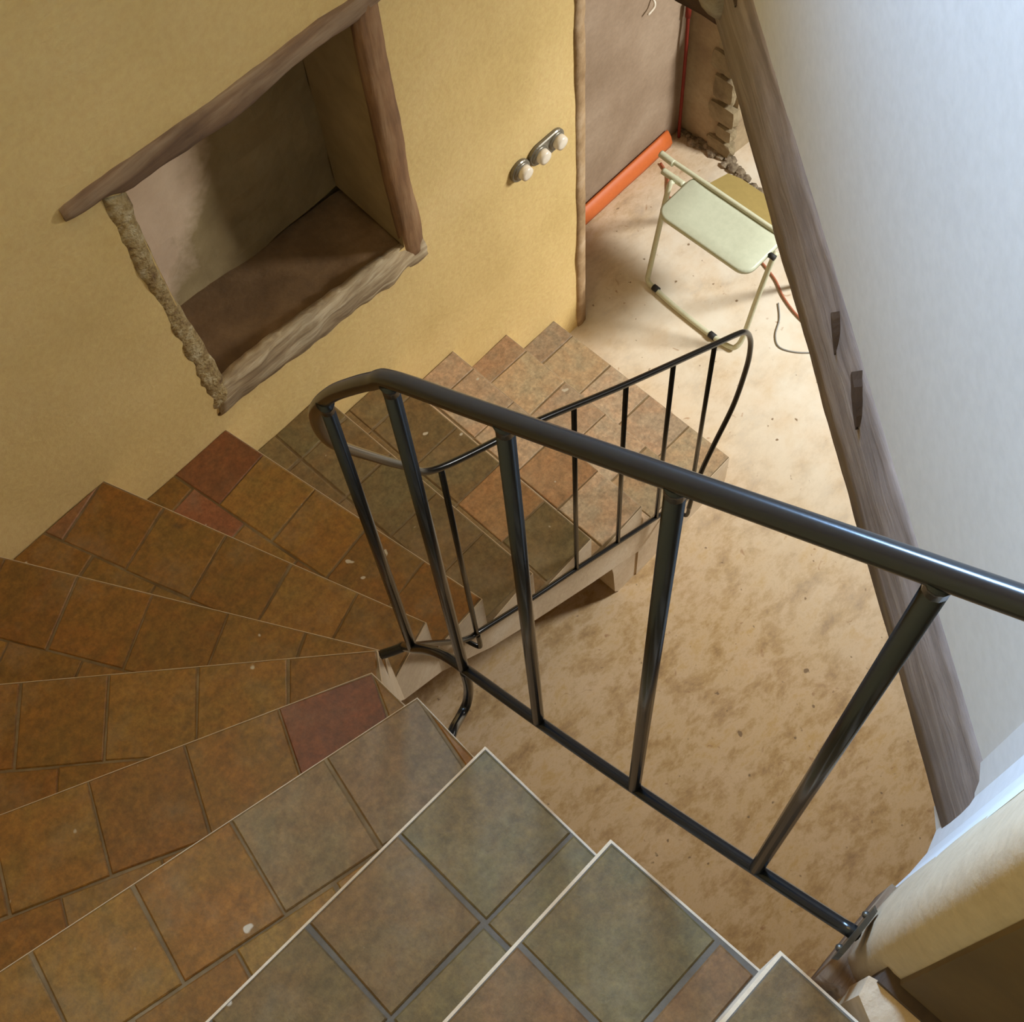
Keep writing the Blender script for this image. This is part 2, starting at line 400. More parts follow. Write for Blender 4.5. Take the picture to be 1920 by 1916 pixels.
# bare plaster edge at the end of the yellow wall
bm = bmesh.new()
V = []
for i in range(60):
    z = i * 2.36 / 59
    e = 0.006 * noise.noise(Vector((3, 1, z * 9))); e2 = 0.005 * noise.noise(Vector((7, 5, z * 14)))
    V.append([bm.verts.new(p) for p in ((1.060 + e, 0.03, z), (1.062 + e, -0.004, z), (1.080 + e2, -0.007, z), (1.102 + e2, -0.002, z), (1.116 + e2, 0.012, z), (1.118, 0.30, z), (1.066, 0.30, z))])
for a, b_ in zip(V, V[1:]):
    for j in range(7): bm.faces.new((a[j], a[(j + 1) % 7], b_[(j + 1) % 7], b_[j]))
bm.faces.new(V[0][::-1]); bm.faces.new(V[-1])
tag(from_bm('trim_5', bm, M_jamb, None, True), 'unpainted brown plaster edge at the end of the yellow wall', 'wall edge', kind='structure')

# wall of the recess, back wall with opening, outer walls
bm = bmesh.new(); grid(bm, (1.08, 0.30, 0), (2.12, 0.30, 0), (1.08, 0.30, 2.4), 20, 30, 0.006)
quad(bm, (1.08, 0.42, 0), (2.12, 0.42, 0), (2.12, 0.42, 2.4), (1.08, 0.42, 2.4)); quad(bm, (1.08, 0.30, 2.4), (2.12, 0.30, 2.4), (2.12, 0.42, 2.4), (1.08, 0.42, 2.4))
tag(from_bm('wall_recess', bm, M_pink), 'pinkish plastered wall beyond the end of the yellow wall', 'wall', kind='structure')
bm = bmesh.new(); V = []
for i in range(50):
    z = i * 2.4 / 49
    e = 0.02 * noise.noise(Vector((2, 8, z * 7))) + 0.012 * noise.noise(Vector((4, 3, z * 24)))
    V.append([bm.verts.new(p) for p in ((1.98, 0.30, z), (1.98, 0.16 + e * 0.6, z), (1.992 + abs(e) * 0.6, 0.115 + e, z), (2.0, 0.072 + e, z), (2.14, 0.06, z), (2.14, 0.30, z))])
for a, b_ in zip(V, V[1:]):
    for j in range(6): bm.faces.new((a[j], a[(j + 1) % 6], b_[(j + 1) % 6], b_[j]))
bm.faces.new(V[0][::-1]); bm.faces.new(V[-1])
wall_back = from_bm('wall_back', bm, plaster('tan_plaster', (0.28, 0.20, 0.12), (0.36, 0.27, 0.16), (0.42, 0.33, 0.21), 6, 0.4))
tag(wall_back, 'short far wall behind the chair with a broken edge at an opening', 'wall', kind='structure')
M_stone = plaster('olive_grey_stone', (0.17, 0.125, 0.07), (0.27, 0.21, 0.12), (0.34, 0.27, 0.165), 12, 0.8, 0.95)
for i, (z, y, hy, hz_) in enumerate([(0.045, 0.115, .055, .035), (0.125, 0.10, .035, .030), (0.215, 0.120, .060, .045), (0.335, 0.125, .045, .055), (0.455, 0.135, .055, .045), (0.545, 0.125, .040, .030)]):
    bm = bmesh.new(); bmesh.ops.create_cube(bm, size=2.0); bmesh.ops.subdivide_edges(bm, edges=bm.edges[:], cuts=3, use_grid_fill=True)
    for q in bm.verts:
        v_ = q.co.copy(); r_ = v_.normalized() * 1.25; q.co = v_.lerp(r_, 0.45)
        q.co *= 1 + 0.16 * noise.noise(v_ * 1.1 + Vector((i * 5, 0, 0)))
        q.co = Vector((q.co.x * 0.020, q.co.y * hy, q.co.z * hz_)) + Vector((1.988, y, z))
    from_bm('stone', bm, M_stone, wall_back)

def wall(name, pts, z0, z1, mat, label):
    bm = bmesh.new(); prism(bm, pts, z0, z1)
    return tag(from_bm(name, bm, mat), label, 'wall', kind='structure')
wall('wall_stair_side', [(-1.5, -3.6), (-1.36, -3.6), (-1.36, 0.0), (-1.5, 0.0)], 0, 5.2, M_yellow, 'yellow plastered wall along the outer side of the upper flight')
wall('wall_front', [(-1.5, -3.75), (3.6, -3.75), (3.6, -3.6), (-1.5, -3.6)], 0, 5.2, M_white, 'pale wall behind the upper landing')
wall('wall_far', [(3.5, -3.6), (3.65, -3.6), (3.65, 0.45), (3.5, 0.45)], 0, 2.4, M_pink, 'far wall of the lower room')
wall('wall_passage', [(2.14, 0.30), (3.5, 0.30), (3.5, 0.42), (2.14, 0.42)], 0, 2.4, M_pink, 'wall of the passage beyond the opening')
bm = bmesh.new(); prism(bm, [(2.36, 0.03), (2.40, 0.03), (2.40, 0.299), (2.36, 0.299)], 0.002, 1.95)
dr = from_bm('door_1', bm, M_door); tag(dr, 'orange tan wooden door leaf seen through the far opening', 'door', kind='structure')
bm = bmesh.new()
for z0_, z1_ in ((0.15, 0.85), (1.0, 1.8)): box(bm, 2.352, 0.07, z0_, 2.36, 0.26, z1_)
from_bm('panel', bm, M_door, dr)

# upper floor slab = ceiling of the lower room
A_, B_ = Vector((0.60, -0.728)), Vector((-0.298, -1.852))   # face line of the diagonal beam
dirv = (B_ - A_).normalized(); nrmv = Vector((dirv.y, -dirv.x))
if nrmv.x > 0: nrmv = -nrmv                                  # towards the stairwell
def off(p, d): return (p.x + nrmv.x * d, p.y + nrmv.y * d)
bm = bmesh.new()
prism(bm, [(0.68, 0.0), (0.68, -0.72), off(A_, -0.12), off(B_, -0.12), (-0.20, -2.1), (-0.20, -3.6), (3.5, -3.6), (3.5, 0.3), (1.12, 0.3), (1.12, 0.0)], 2.36, 2.5)
tag(from_bm('ceiling', bm, M_ceiling), 'underside of the upper floor over the lower room', 'ceiling', kind='structure')
bm = bmesh.new(); box(bm, -1.5, -3.6, 5.2, 1.2, 0.3, 5.3); box(bm, 1.2, -3.6, 5.2, 3.5, 0.3, 5.3)
tag(from_bm('ceiling_2', bm, M_ceiling), 'pale ceiling above the stairwell', 'ceiling', kind='structure')
bm = bmesh.new(); box(bm, 0.60, -0.72, 2.5, 0.72, 0.0, 5.2)
tag(from_bm('wall_upper', bm, M_white), 'white upper wall closing the far end of the stairwell', 'wall', kind='structure')

# diagonal timber beam under the white wall
def rough_beam(name, P, Q, z0, z1, face, depth, mat, seed=0.0, amp=0.0035, nseg=90):
    P, Q = Vector((*P, 0)), Vector((*Q, 0)); u = (Q - P).normalized(); N_ = Vector((*face, 0)).normalized()
    bm = bmesh.new(); V = []
    for i in range(nseg + 1):
        t = i / nseg; p = P.lerp(Q, t); row = []
        H = z1 - z0
        for (d, zz, a) in ((0, 0, .6), (0.001, .25, 1), (0.0, .5, 1), (0.001, .72, 1), (-0.004, .80, 1.2), (-0.007, .92, 1.2), (-0.011, 1.0, .6), (-depth, 1.0, 0), (-depth, 0.0, 0)):
            s = p + N_ * d + Vector((0, 0, z0 + zz * H))
            e = noise.noise(Vector((t * 9 + seed, zz * 9, 1))) + 0.5 * noise.noise(Vector((t * 34 + seed, zz * 15, 4)))
            ez = noise.noise(Vector((t * 12 + seed, zz * 3, 8)))
            row.append(bm.verts.new(s + N_ * (amp * e * a) + Vector((0, 0, amp * 1.2 * ez * a))))
        V.append(row)
    for a, b_ in zip(V, V[1:]):
        for j in range(9): bm.faces.new((a[j], a[(j + 1) % 9], b_[(j + 1) % 9], b_[j]))
    bm.faces.new(V[0][::-1]); bm.faces.new(V[-1])
    o = from_bm(name, bm, mat, None, True)
    return o
ang = math.atan2(dirv.y, dirv.x)
beam = rough_beam('trim_6', tuple(A_ - dirv * 0.03), tuple(B_ + dirv * 0.02), 2.32, 2.505, tuple(nrmv), 0.12, M_beam, 2.0)
tag(beam, 'weathered grey brown diagonal beam under the white wall', 'beam', kind='structure')
# cracks and holes in the beam: dark hollow slivers recessed with splintered lips
def sliver(t0, t1, za, zb, w_, k):
    bm = bmesh.new()
    L_ = (B_ - A_).length
    p, q = A_ + dirv * (t0 * L_), A_ + dirv * (t1 * L_)
    pts = []
    for s in range(7):
        u = s / 6; c_ = p.lerp(q, u); z = za + (zb - za) * u; hw = w_ * math.sin(math.pi * (0.12 + 0.76 * u)) * (1 + 0.4 * noise.noise(Vector((s * 1.7, k, 0))))
        pts.append((c_, z - hw / 2, z + hw / 2))
    fr = [[bm.verts.new((*off(c_, 0.0045), a)) for c_, a, _ in pts], [bm.verts.new((*off(c_, 0.0045), b_)) for c_, _, b_ in pts]]
    bk = [[bm.verts.new((*off(c_, -0.02), a)) for c_, a, _ in pts], [bm.verts.new((*off(c_, -0.02), b_)) for c_, _, b_ in pts]]
    for i in range(6):
        bm.faces.new((fr[0][i], fr[0][i + 1], fr[1][i + 1], fr[1][i]))
        bm.faces.new((fr[0][i], fr[0][i + 1], bk[0][i + 1], bk[0][i])); bm.faces.new((fr[1][i], fr[1][i + 1], bk[1][i + 1], bk[1][i]))
    o = from_bm('crack', bm, M_darkwood, beam); o['label'] = 'dark split in the beam'
sliver(0.085, 0.125, 2.485, 2.455, 0.008, 1)
sliver(0.535, 0.565, 2.485, 2.45, 0.010, 2)
sliver(0.605, 0.645, 2.495, 2.45, 0.022, 3)
# cross beam over the passage
xb = rough_beam('trim_7', (0.556, 0.0), (0.566, -0.80), 2.30, 2.47, (-1, 0), 0.11, wood('dark_reddish_timber', (0.05, 0.025, 0.016), (0.10, 0.052, 0.032), (0.16, 0.09, 0.055), (30, 3, 30)), 5.0, 0.005, 30)
tag(xb, 'dark reddish cross beam over the far passage', 'beam', kind='structure')
# daub where the two beams meet
bm = bmesh.new(); bmesh.ops.create_icosphere(bm, subdivisions=3, radius=1.0)
for q in bm.verts:
    q.co *= 1 + 0.25 * noise.noise(q.co * 2.2)
    q.co = Vector((q.co.x * 0.024, q.co.y * 0.045, q.co.z * 0.075)) + Vector((0.545, -0.785, 2.42))
tag(from_bm('trim_8', bm, plaster('grey_daub', (0.24, 0.2, 0.14), (0.34, 0.29, 0.21), (0.46, 0.41, 0.33), 14, 0.8), None, True), 'grey plaster daub at the joint of the two beams', 'plaster daub', kind='structure')

# white wall above the diagonal beam, ending in a curve at the wall end
face_pts = [off(A_ + Vector((-dirv.x, -dirv.y)) * 0.03, -0.010), off(A_.lerp(B_, 0.5), -0.011), off(B_ - dirv * 0.04, -0.012)]
bm = bmesh.new()
prism(bm, face_pts + [off(B_ - dirv * 0.04, -0.13), off(A_, -0.13)], 2.5, 5.2)
tag(from_bm('wall_right', bm, M_white), 'smooth white wall standing on the diagonal beam', 'wall', kind='structure')
curve = [(-0.262, -1.822), (-0.285, -1.842), (-0.315, -1.850), (-0.350, -1.849), (-0.395, -1.843), (-0.41, -1.842)]
bm = bmesh.new(); prism(bm, curve + [(-0.41, -1.95), (-0.16, -1.95), (-0.17, -1.85)], 2.28, 5.2)
tag(from_bm('wall_right_return', bm, M_white, None), 'narrow curved return of the white wall beside the cream wall end', 'wall', kind='structure')
cr = [(-0.40, -1.8425), (-0.44, -1.8395), (-0.475, -1.842), (-0.498, -1.850), (-0.510, -1.864), (-0.514, -1.885), (-0.514, -3.6), (-0.26, -3.6), (-0.26, -1.95), (-0.40, -1.95)]
bm = bmesh.new(); V = []
for i in range(40):
    z = 2.36 + i * (5.2 - 2.36) / 39
    fl = 0.012 * max(0, 1 - (z - 2.36) / 0.12) ** 2
    V.append([bm.verts.new((p[0] + (0.003 * noise.noise(Vector((p[0] * 9, z * 5, 1))) - (fl if 2 < k < 6 else 0) if k < 6 else 0), p[1] + (0.003 * noise.noise(Vector((p[0] * 9, z * 5, 7))) + (fl * .3 if 1 < k < 4 else 0) if k < 6 else 0), z)) for k, p in enumerate(cr)])
for a, b_ in zip(V, V[1:]):
    for j in range(len(cr)): bm.faces.new((a[j], a[(j + 1) % len(cr)], b_[(j + 1) % len(cr)], b_[j]))
bm.faces.new(V[0][::-1]); bm.faces.new(V[-1])
o = from_bm('wall_end', bm, M_cream, None)
for p in o.data.polygons:
    if abs(p.normal.z) < 0.5 and p.center.y > -1.88: p.use_smooth = True
tag(o, 'rounded cream plaster wall end beside the top of the stairs', 'wall', kind='structure')
M_end_shade = wood('wall_end_shade_brown', (0.09, 0.05, 0.016), (0.12, 0.07, 0.022), (0.15, 0.09, 0.03), (20, 3, 3), 0.2)  # shade of the wall end's stair face, put into a dark brown colour
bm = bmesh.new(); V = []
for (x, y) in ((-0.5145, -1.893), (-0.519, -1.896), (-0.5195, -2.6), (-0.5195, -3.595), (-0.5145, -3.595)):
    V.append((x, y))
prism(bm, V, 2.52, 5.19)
tag(from_bm('shade_sheet_12', bm, M_end_shade), 'thin dark brown sheet painting the shade on the stair side of the wall end', 'painted shade', kind='structure')
# timber the wall end stands on, and the plinth beside the top treads
bm = bmesh.new(); V = []
for i in range(8):
    y = -1.836 - i * 0.012; e = 0.006 * noise.noise(Vector((i * 1.3, 2, 5)))
    V.append([bm.verts.new(p) for p in ((-0.54 + e + (0.02 if i > 4 else 0), y, 2.39), (-0.40, y, 2.37), (-0.40, y, 2.27), (-0.545 + e + (0.02 if i > 4 else 0), y, 2.28))])
for a, b_ in zip(V, V[1:]):
    for j in range(4): bm.faces.new((a[j], a[(j + 1) % 4], b_[(j + 1) % 4], b_[j]))
bm.faces.new(V[0][::-1]); bm.faces.new(V[-1])
tag(from_bm('trim_9', bm, M_lintel, None, True), 'brown timber stub under the rounded wall end', 'timber stub', kind='structure')
bm = bmesh.new(); prism(bm, [(-0.553, -1.872), (-0.530, -1.868), (-0.522, -1.9), (-0.535, -3.6), (-0.575, -3.6), (-0.568, -1.9)], 2.30, 2.505)
tag(from_bm('trim_10', bm, M_jamb), 'thin plaster edge between the top treads and the wall', 'plaster edge', kind='structure')
bm = bmesh.new(); prism(bm, [(-0.530, -1.878), (-0.512, -1.876), (-0.512, -3.6), (-0.545, -3.6)], 2.32, 2.515)
tag(from_bm('trim_11', bm, M_darkwood), 'dark timber strip at the foot of the wall end', 'timber strip', kind='structure')

# ------------------------------------------------------------------ staircase
Z = [0, .176, .348, .521, .692, .870, 1.062, 1.254, 1.435, 1.615, 1.795, 1.976, 2.156, 2.334, 2.516, 2.70, 2.88]
IN = {1: (.934, -.774), 2: (.711, -.775), 3: (.484, -.776), 4: (.253, -.785), 5: (.024, -.79), 6: (-.158, -.804), 7: (-.326, -.812), 8: (-.462, -.854),
      9: (-.497, -.905), 10: (-.559, -.990), 11: (-.562, -1.136), 12: (-.573, -1.313), 13: (-.579, -1.552), 14: (-.574, -1.784), 15: (-.575, -2.016), 16: (-.575, -2.25)}
WO = {1: (.944, 0), 2: (.724, 0), 3: (.497, 0), 4: (.262, 0), 5: (.024, 0), 6: (-.263, 0), 7: (-.585, 0), 8: (-.916, 0), 9: (-1.36, -.116), 10: (-1.36, -.606),
      11: (-1.36, -.955), 12: (-1.36, -1.287), 13: (-1.36, -1.54), 14: (-1.36, -1.77), 15: (-1.36, -2.01), 16: (-1.36, -2.25)}
stairs = empty('staircase', (0.94, -0.4, 0.0))
tag(stairs, 'winding staircase of worn terracotta tile treads turning a quarter', 'staircase')
ORIG = Vector((0.94, -0.4, 0.0))
def sp(o, p): o.parent = p; return o
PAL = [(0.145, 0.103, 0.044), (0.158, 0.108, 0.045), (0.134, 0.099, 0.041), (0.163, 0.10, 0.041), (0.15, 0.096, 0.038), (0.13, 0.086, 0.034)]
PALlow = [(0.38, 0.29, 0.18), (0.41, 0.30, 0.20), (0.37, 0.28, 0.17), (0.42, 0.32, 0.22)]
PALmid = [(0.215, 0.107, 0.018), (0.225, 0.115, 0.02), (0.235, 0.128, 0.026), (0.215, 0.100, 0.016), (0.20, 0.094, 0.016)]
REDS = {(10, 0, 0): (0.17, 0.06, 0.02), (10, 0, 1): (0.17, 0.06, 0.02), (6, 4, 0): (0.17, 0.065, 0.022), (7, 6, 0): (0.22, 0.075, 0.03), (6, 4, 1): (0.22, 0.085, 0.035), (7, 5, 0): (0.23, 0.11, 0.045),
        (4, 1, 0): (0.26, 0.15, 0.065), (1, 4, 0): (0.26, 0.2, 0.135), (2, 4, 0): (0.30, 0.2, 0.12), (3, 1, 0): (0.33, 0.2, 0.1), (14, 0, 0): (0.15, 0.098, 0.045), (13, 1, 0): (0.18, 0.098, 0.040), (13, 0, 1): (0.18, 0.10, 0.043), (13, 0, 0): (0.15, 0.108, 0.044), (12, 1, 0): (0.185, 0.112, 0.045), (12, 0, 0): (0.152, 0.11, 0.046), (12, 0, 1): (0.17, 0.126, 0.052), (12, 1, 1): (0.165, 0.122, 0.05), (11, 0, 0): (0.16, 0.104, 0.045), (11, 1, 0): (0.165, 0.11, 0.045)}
T_OFF = 0.16
for k in range(1, 16):
    i0, w0, i1, w1 = IN[k], WO[k], IN[k + 1], WO[k + 1]
    poly = [i0, w0]
    if k == 8: poly.append((-1.36, 0.0))
    poly += [w1, i1]
    if area2(poly) < 0: poly = poly[::-1]
    poly = dedupe(poly)
    zt = Z[k]
    # per-vertex underside: follows the slope of the flight, lowest steps stand on the floor
    def zb(p):
        fr = min(math.hypot(p[0] - i0[0], p[1] - i0[1]), math.hypot(p[0] - w0[0], p[1] - w0[1]))
        bk = min(math.hypot(p[0] - i1[0], p[1] - i1[1]), math.hypot(p[0] - w1[0], p[1] - w1[1]))
        base = Z[k - 1] if fr < bk else Z[k]
        if k == 8 and p == (-1.36, 0.0): base = Z[k]
        return 0.0 if k <= 2 else max(0.0, base - T_OFF)
    bm = bmesh.new()
    prism(bm, poly, [zb(p) for p in poly], zt - 0.008)
    step = from_bm('stair_step', bm, M_stair_plaster)
    step.parent = stairs; step.matrix_parent_inverse = Matrix.Translation(-ORIG)
    # mortar bed
    fe = 0.0045 if k >= 12 else 0.0025
    CCW = [tuple(p) for p in poly]
    ds = []
    for a in range(len(CCW)):
        p, q = CCW[a], CCW[(a + 1) % len(CCW)]
        isf = {p, q} == {i0, w0}; isin = {p, q} == {i0, i1}
        ds.append(fe if isf else (fe * 0.8 if isin else 0.0))
    inn = inset(CCW, ds)
    bm = bmesh.new(); prism(bm, inn, zt - 0.02, zt - 0.0035)
    mo = from_bm('mortar', bm, M_mortar if k >= 12 else M_mortar_brown, step)
    # tiles
    u = (Vector(w0) - Vector(i0)); L_ = u.length; u.normalize()
    vv = Vector((-u.y, u.x))
    if (Vector(i1) - Vector(i0)).dot(vv) < 0 and (Vector(w1) - Vector(w0)).dot(vv) < 0: vv = -vv
    if k in (8, 9, 10) : vv = vv if (Vector(w1) - Vector(w0)).dot(vv) > 0 else -vv
    ts = 0.171; gap = 0.0065 if k >= 11 else 0.0045
    clipper = inset(CCW, [d + 0.0015 for d in ds])
    rows = 4 if k in (7, 8, 9, 10) else 3
    for r in range(rows):
        shift = -0.0 if r % 2 == 0 else (-0.085 if 6 <= k <= 11 else 0.0)
        for c in range(-1, 11):
            s0, s1 = c * ts + shift, (c + 1) * ts + shift
            t0_, t1_ = r * (ts + .003), (r + 1) * (ts + .003)
            j = lambda: random.uniform(-0.002, 0.002)
            cell = []
            for (s, t) in ((s0 + gap / 2, t0_ + (gap / 2 if r else -0.01)), (s1 - gap / 2, t0_ + (gap / 2 if r else -0.01)), (s1 - gap / 2, t1_ - gap / 2), (s0 + gap / 2, t1_ - gap / 2)):
                P_ = Vector(i0) + u * (s + j()) + vv * (t + j()); cell.append((P_.x, P_.y))
            if area2(cell) < 0: cell = cell[::-1]
            pc = dedupe(clip(cell, clipper), 0.003)
            if len(pc) < 3 or abs(area2(pc)) < 0.0006: continue
            top = inset(pc, 0.0022)
            bx = [p[0] for p in pc]; by = [p[1] for p in pc]
            if not top or area2(top) < 0.0003 or any(not (min(bx) <= p[0] <= max(bx) and min(by) <= p[1] <= max(by)) for p in top):
                gx, gy = sum(bx) / len(pc), sum(by) / len(pc); top = [(gx + (p[0] - gx) * 0.95, gy + (p[1] - gy) * 0.95) for p in pc]
            dz = random.uniform(-0.0012, 0.0008)
            cx = sum(p[0] for p in pc) / len(pc); cy = sum(p[1] for p in pc) / len(pc)
            bm = bmesh.new(); nn = len(pc)
            ra = [bm.verts.new((p[0] - cx, p[1] - cy, -0.014)) for p in pc]
            rb = [bm.verts.new((p[0] - cx, p[1] - cy, -0.0022)) for p in pc]
            rc = [bm.verts.new((p[0] - cx, p[1] - cy, 0.0)) for p in top]
            bm.faces.new(rc)
            for a, b_ in ((ra, rb), (rb, rc)):
                for q in range(nn): bm.faces.new((a[q], a[(q + 1) % nn], b_[(q + 1) % nn], b_[q]))
            bm.faces.new(ra[::-1])
            t = from_bm('tile', bm, M_tile, step)
            t.location = (cx, cy, zt + dz)
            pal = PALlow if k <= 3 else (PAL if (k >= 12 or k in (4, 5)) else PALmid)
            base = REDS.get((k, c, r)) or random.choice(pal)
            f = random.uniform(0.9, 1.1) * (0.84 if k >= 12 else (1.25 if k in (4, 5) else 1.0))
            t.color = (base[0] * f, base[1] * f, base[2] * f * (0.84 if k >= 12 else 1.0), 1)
# pier under the lowest steps and upper landing
bm = bmesh.new()
pts = [(0.40, 0.0), (0.40, 0.005), (0.384, 0.03), (0.372, 0.20), (0.362, 0.262), (0.345, 0.30), (0.31, 0.335), (0.27, 0.352), (0.27, 0.40), (0.50, 0.40), (0.50, 0.0)]
for y0_, y1_ in ((-0.772, -0.001),):
    a = [bm.verts.new((x, y0_, z)) for x, z in pts]; b2 = [bm.verts.new((x, y1_, z)) for x, z in pts]
    bm.faces.new(a); bm.faces.new(b2[::-1])
    for i in range(len(pts)):
        j = (i + 1) % len(pts); bm.faces.new((a[i], a[j], b2[j], b2[i]))
o = from_bm('pier', bm, M_stair_plaster); o.parent = stairs; o.matrix_parent_inverse = Matrix.Translation(-ORIG)
o['label'] = 'plastered pier under the lowest steps with an arched hollow beside it'
bm = bmesh.new(); box(bm, -1.36, -3.6, 2.70, -0.55, -2.255, 2.88)
tag(from_bm('floor_landing', bm, M_floor), 'upper landing floor behind the top of the stairs', 'floor', kind='structure')

# ------------------------------------------------------------------ railing
rail = empty('stair_railing', (-0.494, -0.84, 0.0)); RO = Vector(rail.location)
tag(rail, 'black wrought iron stair railing with a looped lower end', 'railing')
def rpart(name, P, r, sides=12, mat=M_iron, sm=True):
    bm = bmesh.new(); tube(bm, P, r, sides)
    o = from_bm(name, bm, mat, None, sm); o.parent = rail; o.matrix_parent_inverse = Matrix.Translation(-RO)
    return o
X_ = -0.494; Y_ = -0.84
hand = [(X_, -1.842, 3.389), (X_, -1.75, 3.324), (X_, -1.52, 3.1625), (X_, -1.30, 3.008), (X_, -1.191, 2.931), (X_, -1.156, 2.89), (X_, -1.112, 2.83), (-.493, -1.065, 2.76), (-.490, -1.02, 2.68), (-.482, -.985, 2.605),
        (-.466, -.948, 2.50), (-.447, -.92, 2.41), (-.42, -.89, 2.315), (-.353, -.853, 2.136), (-.29, -.841, 1.996), (-.225, Y_, 1.889), (.017, Y_, 1.728), (.292, Y_, 1.521), (.627, Y_, 1.284), (.715, Y_, 1.222),
        (.757, Y_, 1.185), (.785, Y_, 1.130), (.800, Y_, 1.06), (.801, Y_, .96), (.773, Y_, .80), (.711, Y_, .662), (.67, Y_, .561), (.643, Y_, .444), (.632, Y_, .36)]
hp = catmull(hand, 8)
rpart('handrail', hp, [0.0096 - 0.0022 * min(1, max(0, (2.6 - p.z) / 0.7)) for p in hp], 16)
bot = [(X_, -1.836, 2.456), (X_, -1.71, 2.367), (X_, -1.521, 2.245), (X_, -1.344, 2.142), (X_, -1.184, 2.06), (X_, -1.134, 2.024), (X_, -1.089, 1.962), (-.493, -1.043, 1.878), (-.486, -.998, 1.785), (-.471, -.958, 1.68),
       (-.45, -.93, 1.58), (-.42, -.895, 1.45), (-.369, -.861, 1.29), (-.29, -.841, 1.10), (-.245, Y_, 1.028), (-.201, Y_, .998), (-.029, Y_, .880), (.129, Y_, .782), (.294, Y_, .672), (.464, Y_, .561), (.591, Y_, .478), (.637, Y_, .447)]
bp_ = catmull(bot, 8)
rpart('bottom_rail', bp_, [0.0086 - 0.0018 * min(1, max(0, (1.7 - p.z) / 0.6)) for p in bp_], 12)
hz = lambda y: 2.931 + (y + 1.191) * (3.324 - 2.931) / (-1.75 + 1.191)
for (x, y, za, zb_) in ((X_, -1.184, 2.06, 2.922), (X_, -1.3435, 2.14, hz(-1.3435)), (X_, -1.5205, 2.246, hz(-1.5205)), (X_, -1.708, 2.366, hz(-1.708)), (-.4935, -1.041, 1.877, 2.716)):
    o = rpart('baluster', [(x, y, za), (x, y, (za + zb_) / 2), (x, y, zb_)], 0.0086)
    # small weld collar at the foot and the head
    bm = bmesh.new()
    tube(bm, [(x, y, zb_ - 0.022), (x, y, zb_ - 0.012), (x, y, zb_ - 0.004)], [0.0087, 0.0092, 0.0110], 12)
    from_bm('weld', bm, M_iron, o, True)
lz = lambda x: 1.889 + (x + .225) * (1.284 - 1.889) / (.627 + .225)
lb = lambda x: .998 + (x + .201) * (.447 - .998) / (.637 + .201)
for x in (-.220, -.046, .133, .299, .467, .628):
    rpart('baluster', [(x, Y_, lb(x)), (x, Y_, (lb(x) + lz(x)) / 2), (x, Y_, lz(x))], 0.0062, 10)
rpart('bracket', catmull([(X_, -1.184, 2.05), (X_, -1.184, 1.98), (-.496, -1.181, 1.93), (-.506, -1.182, 1.895), (-.528, -1.190, 1.898), (-.556, -1.207, 1.94), (-.576, -1.22, 1.955)], 6), 0.0082)
rpart('bracket', catmull([(-.218, Y_, 1.0), (-.217, Y_, .935), (-.219, -.836, .905), (-.232, -.812, .925), (-.245, -.785, .955)], 6), 0.0062)
rpart('bracket', catmull([(.632, Y_, .37), (.631, Y_, .325), (.628, -.832, .305), (.626, -.80, .305), (.625, -.77, .305)], 6), 0.0062)
rpart('bracket', catmull([(-.486, -.998, 1.785), (-.502, -.985, 1.772), (-.520, -.97, 1.76)], 4), 0.009)
bm = bmesh.new(); bmesh.ops.create_cone(bm, cap_ends=True, segments=20, radius1=0.034, radius2=0.031, depth=0.006)
bmesh.ops.rotate(bm, verts=bm.verts, cent=(0, 0, 0), matrix=Matrix.Rotation(math.radians(90), 3, 'X'))
for q in bm.verts: q.co = Vector((q.co.x * 1.15, q.co.y, q.co.z * 0.75)) + Vector((X_, -1.8345, 2.455))
o = from_bm('wall_flange', bm, M_flange); o.parent = rail; o.matrix_parent_inverse = Matrix.Translation(-RO); o['label'] = 'tarnished steel flange screwed to the wall end'
for dx in (-0.024, 0.024):
    bm = bmesh.new(); bmesh.ops.create_uvsphere(bm, u_segments=10, v_segments=6, radius=0.005)
    for q in bm.verts: q.co += Vector((X_ + dx, -1.831, 2.455))
    from_bm('screw', bm, M_flange, o, True)

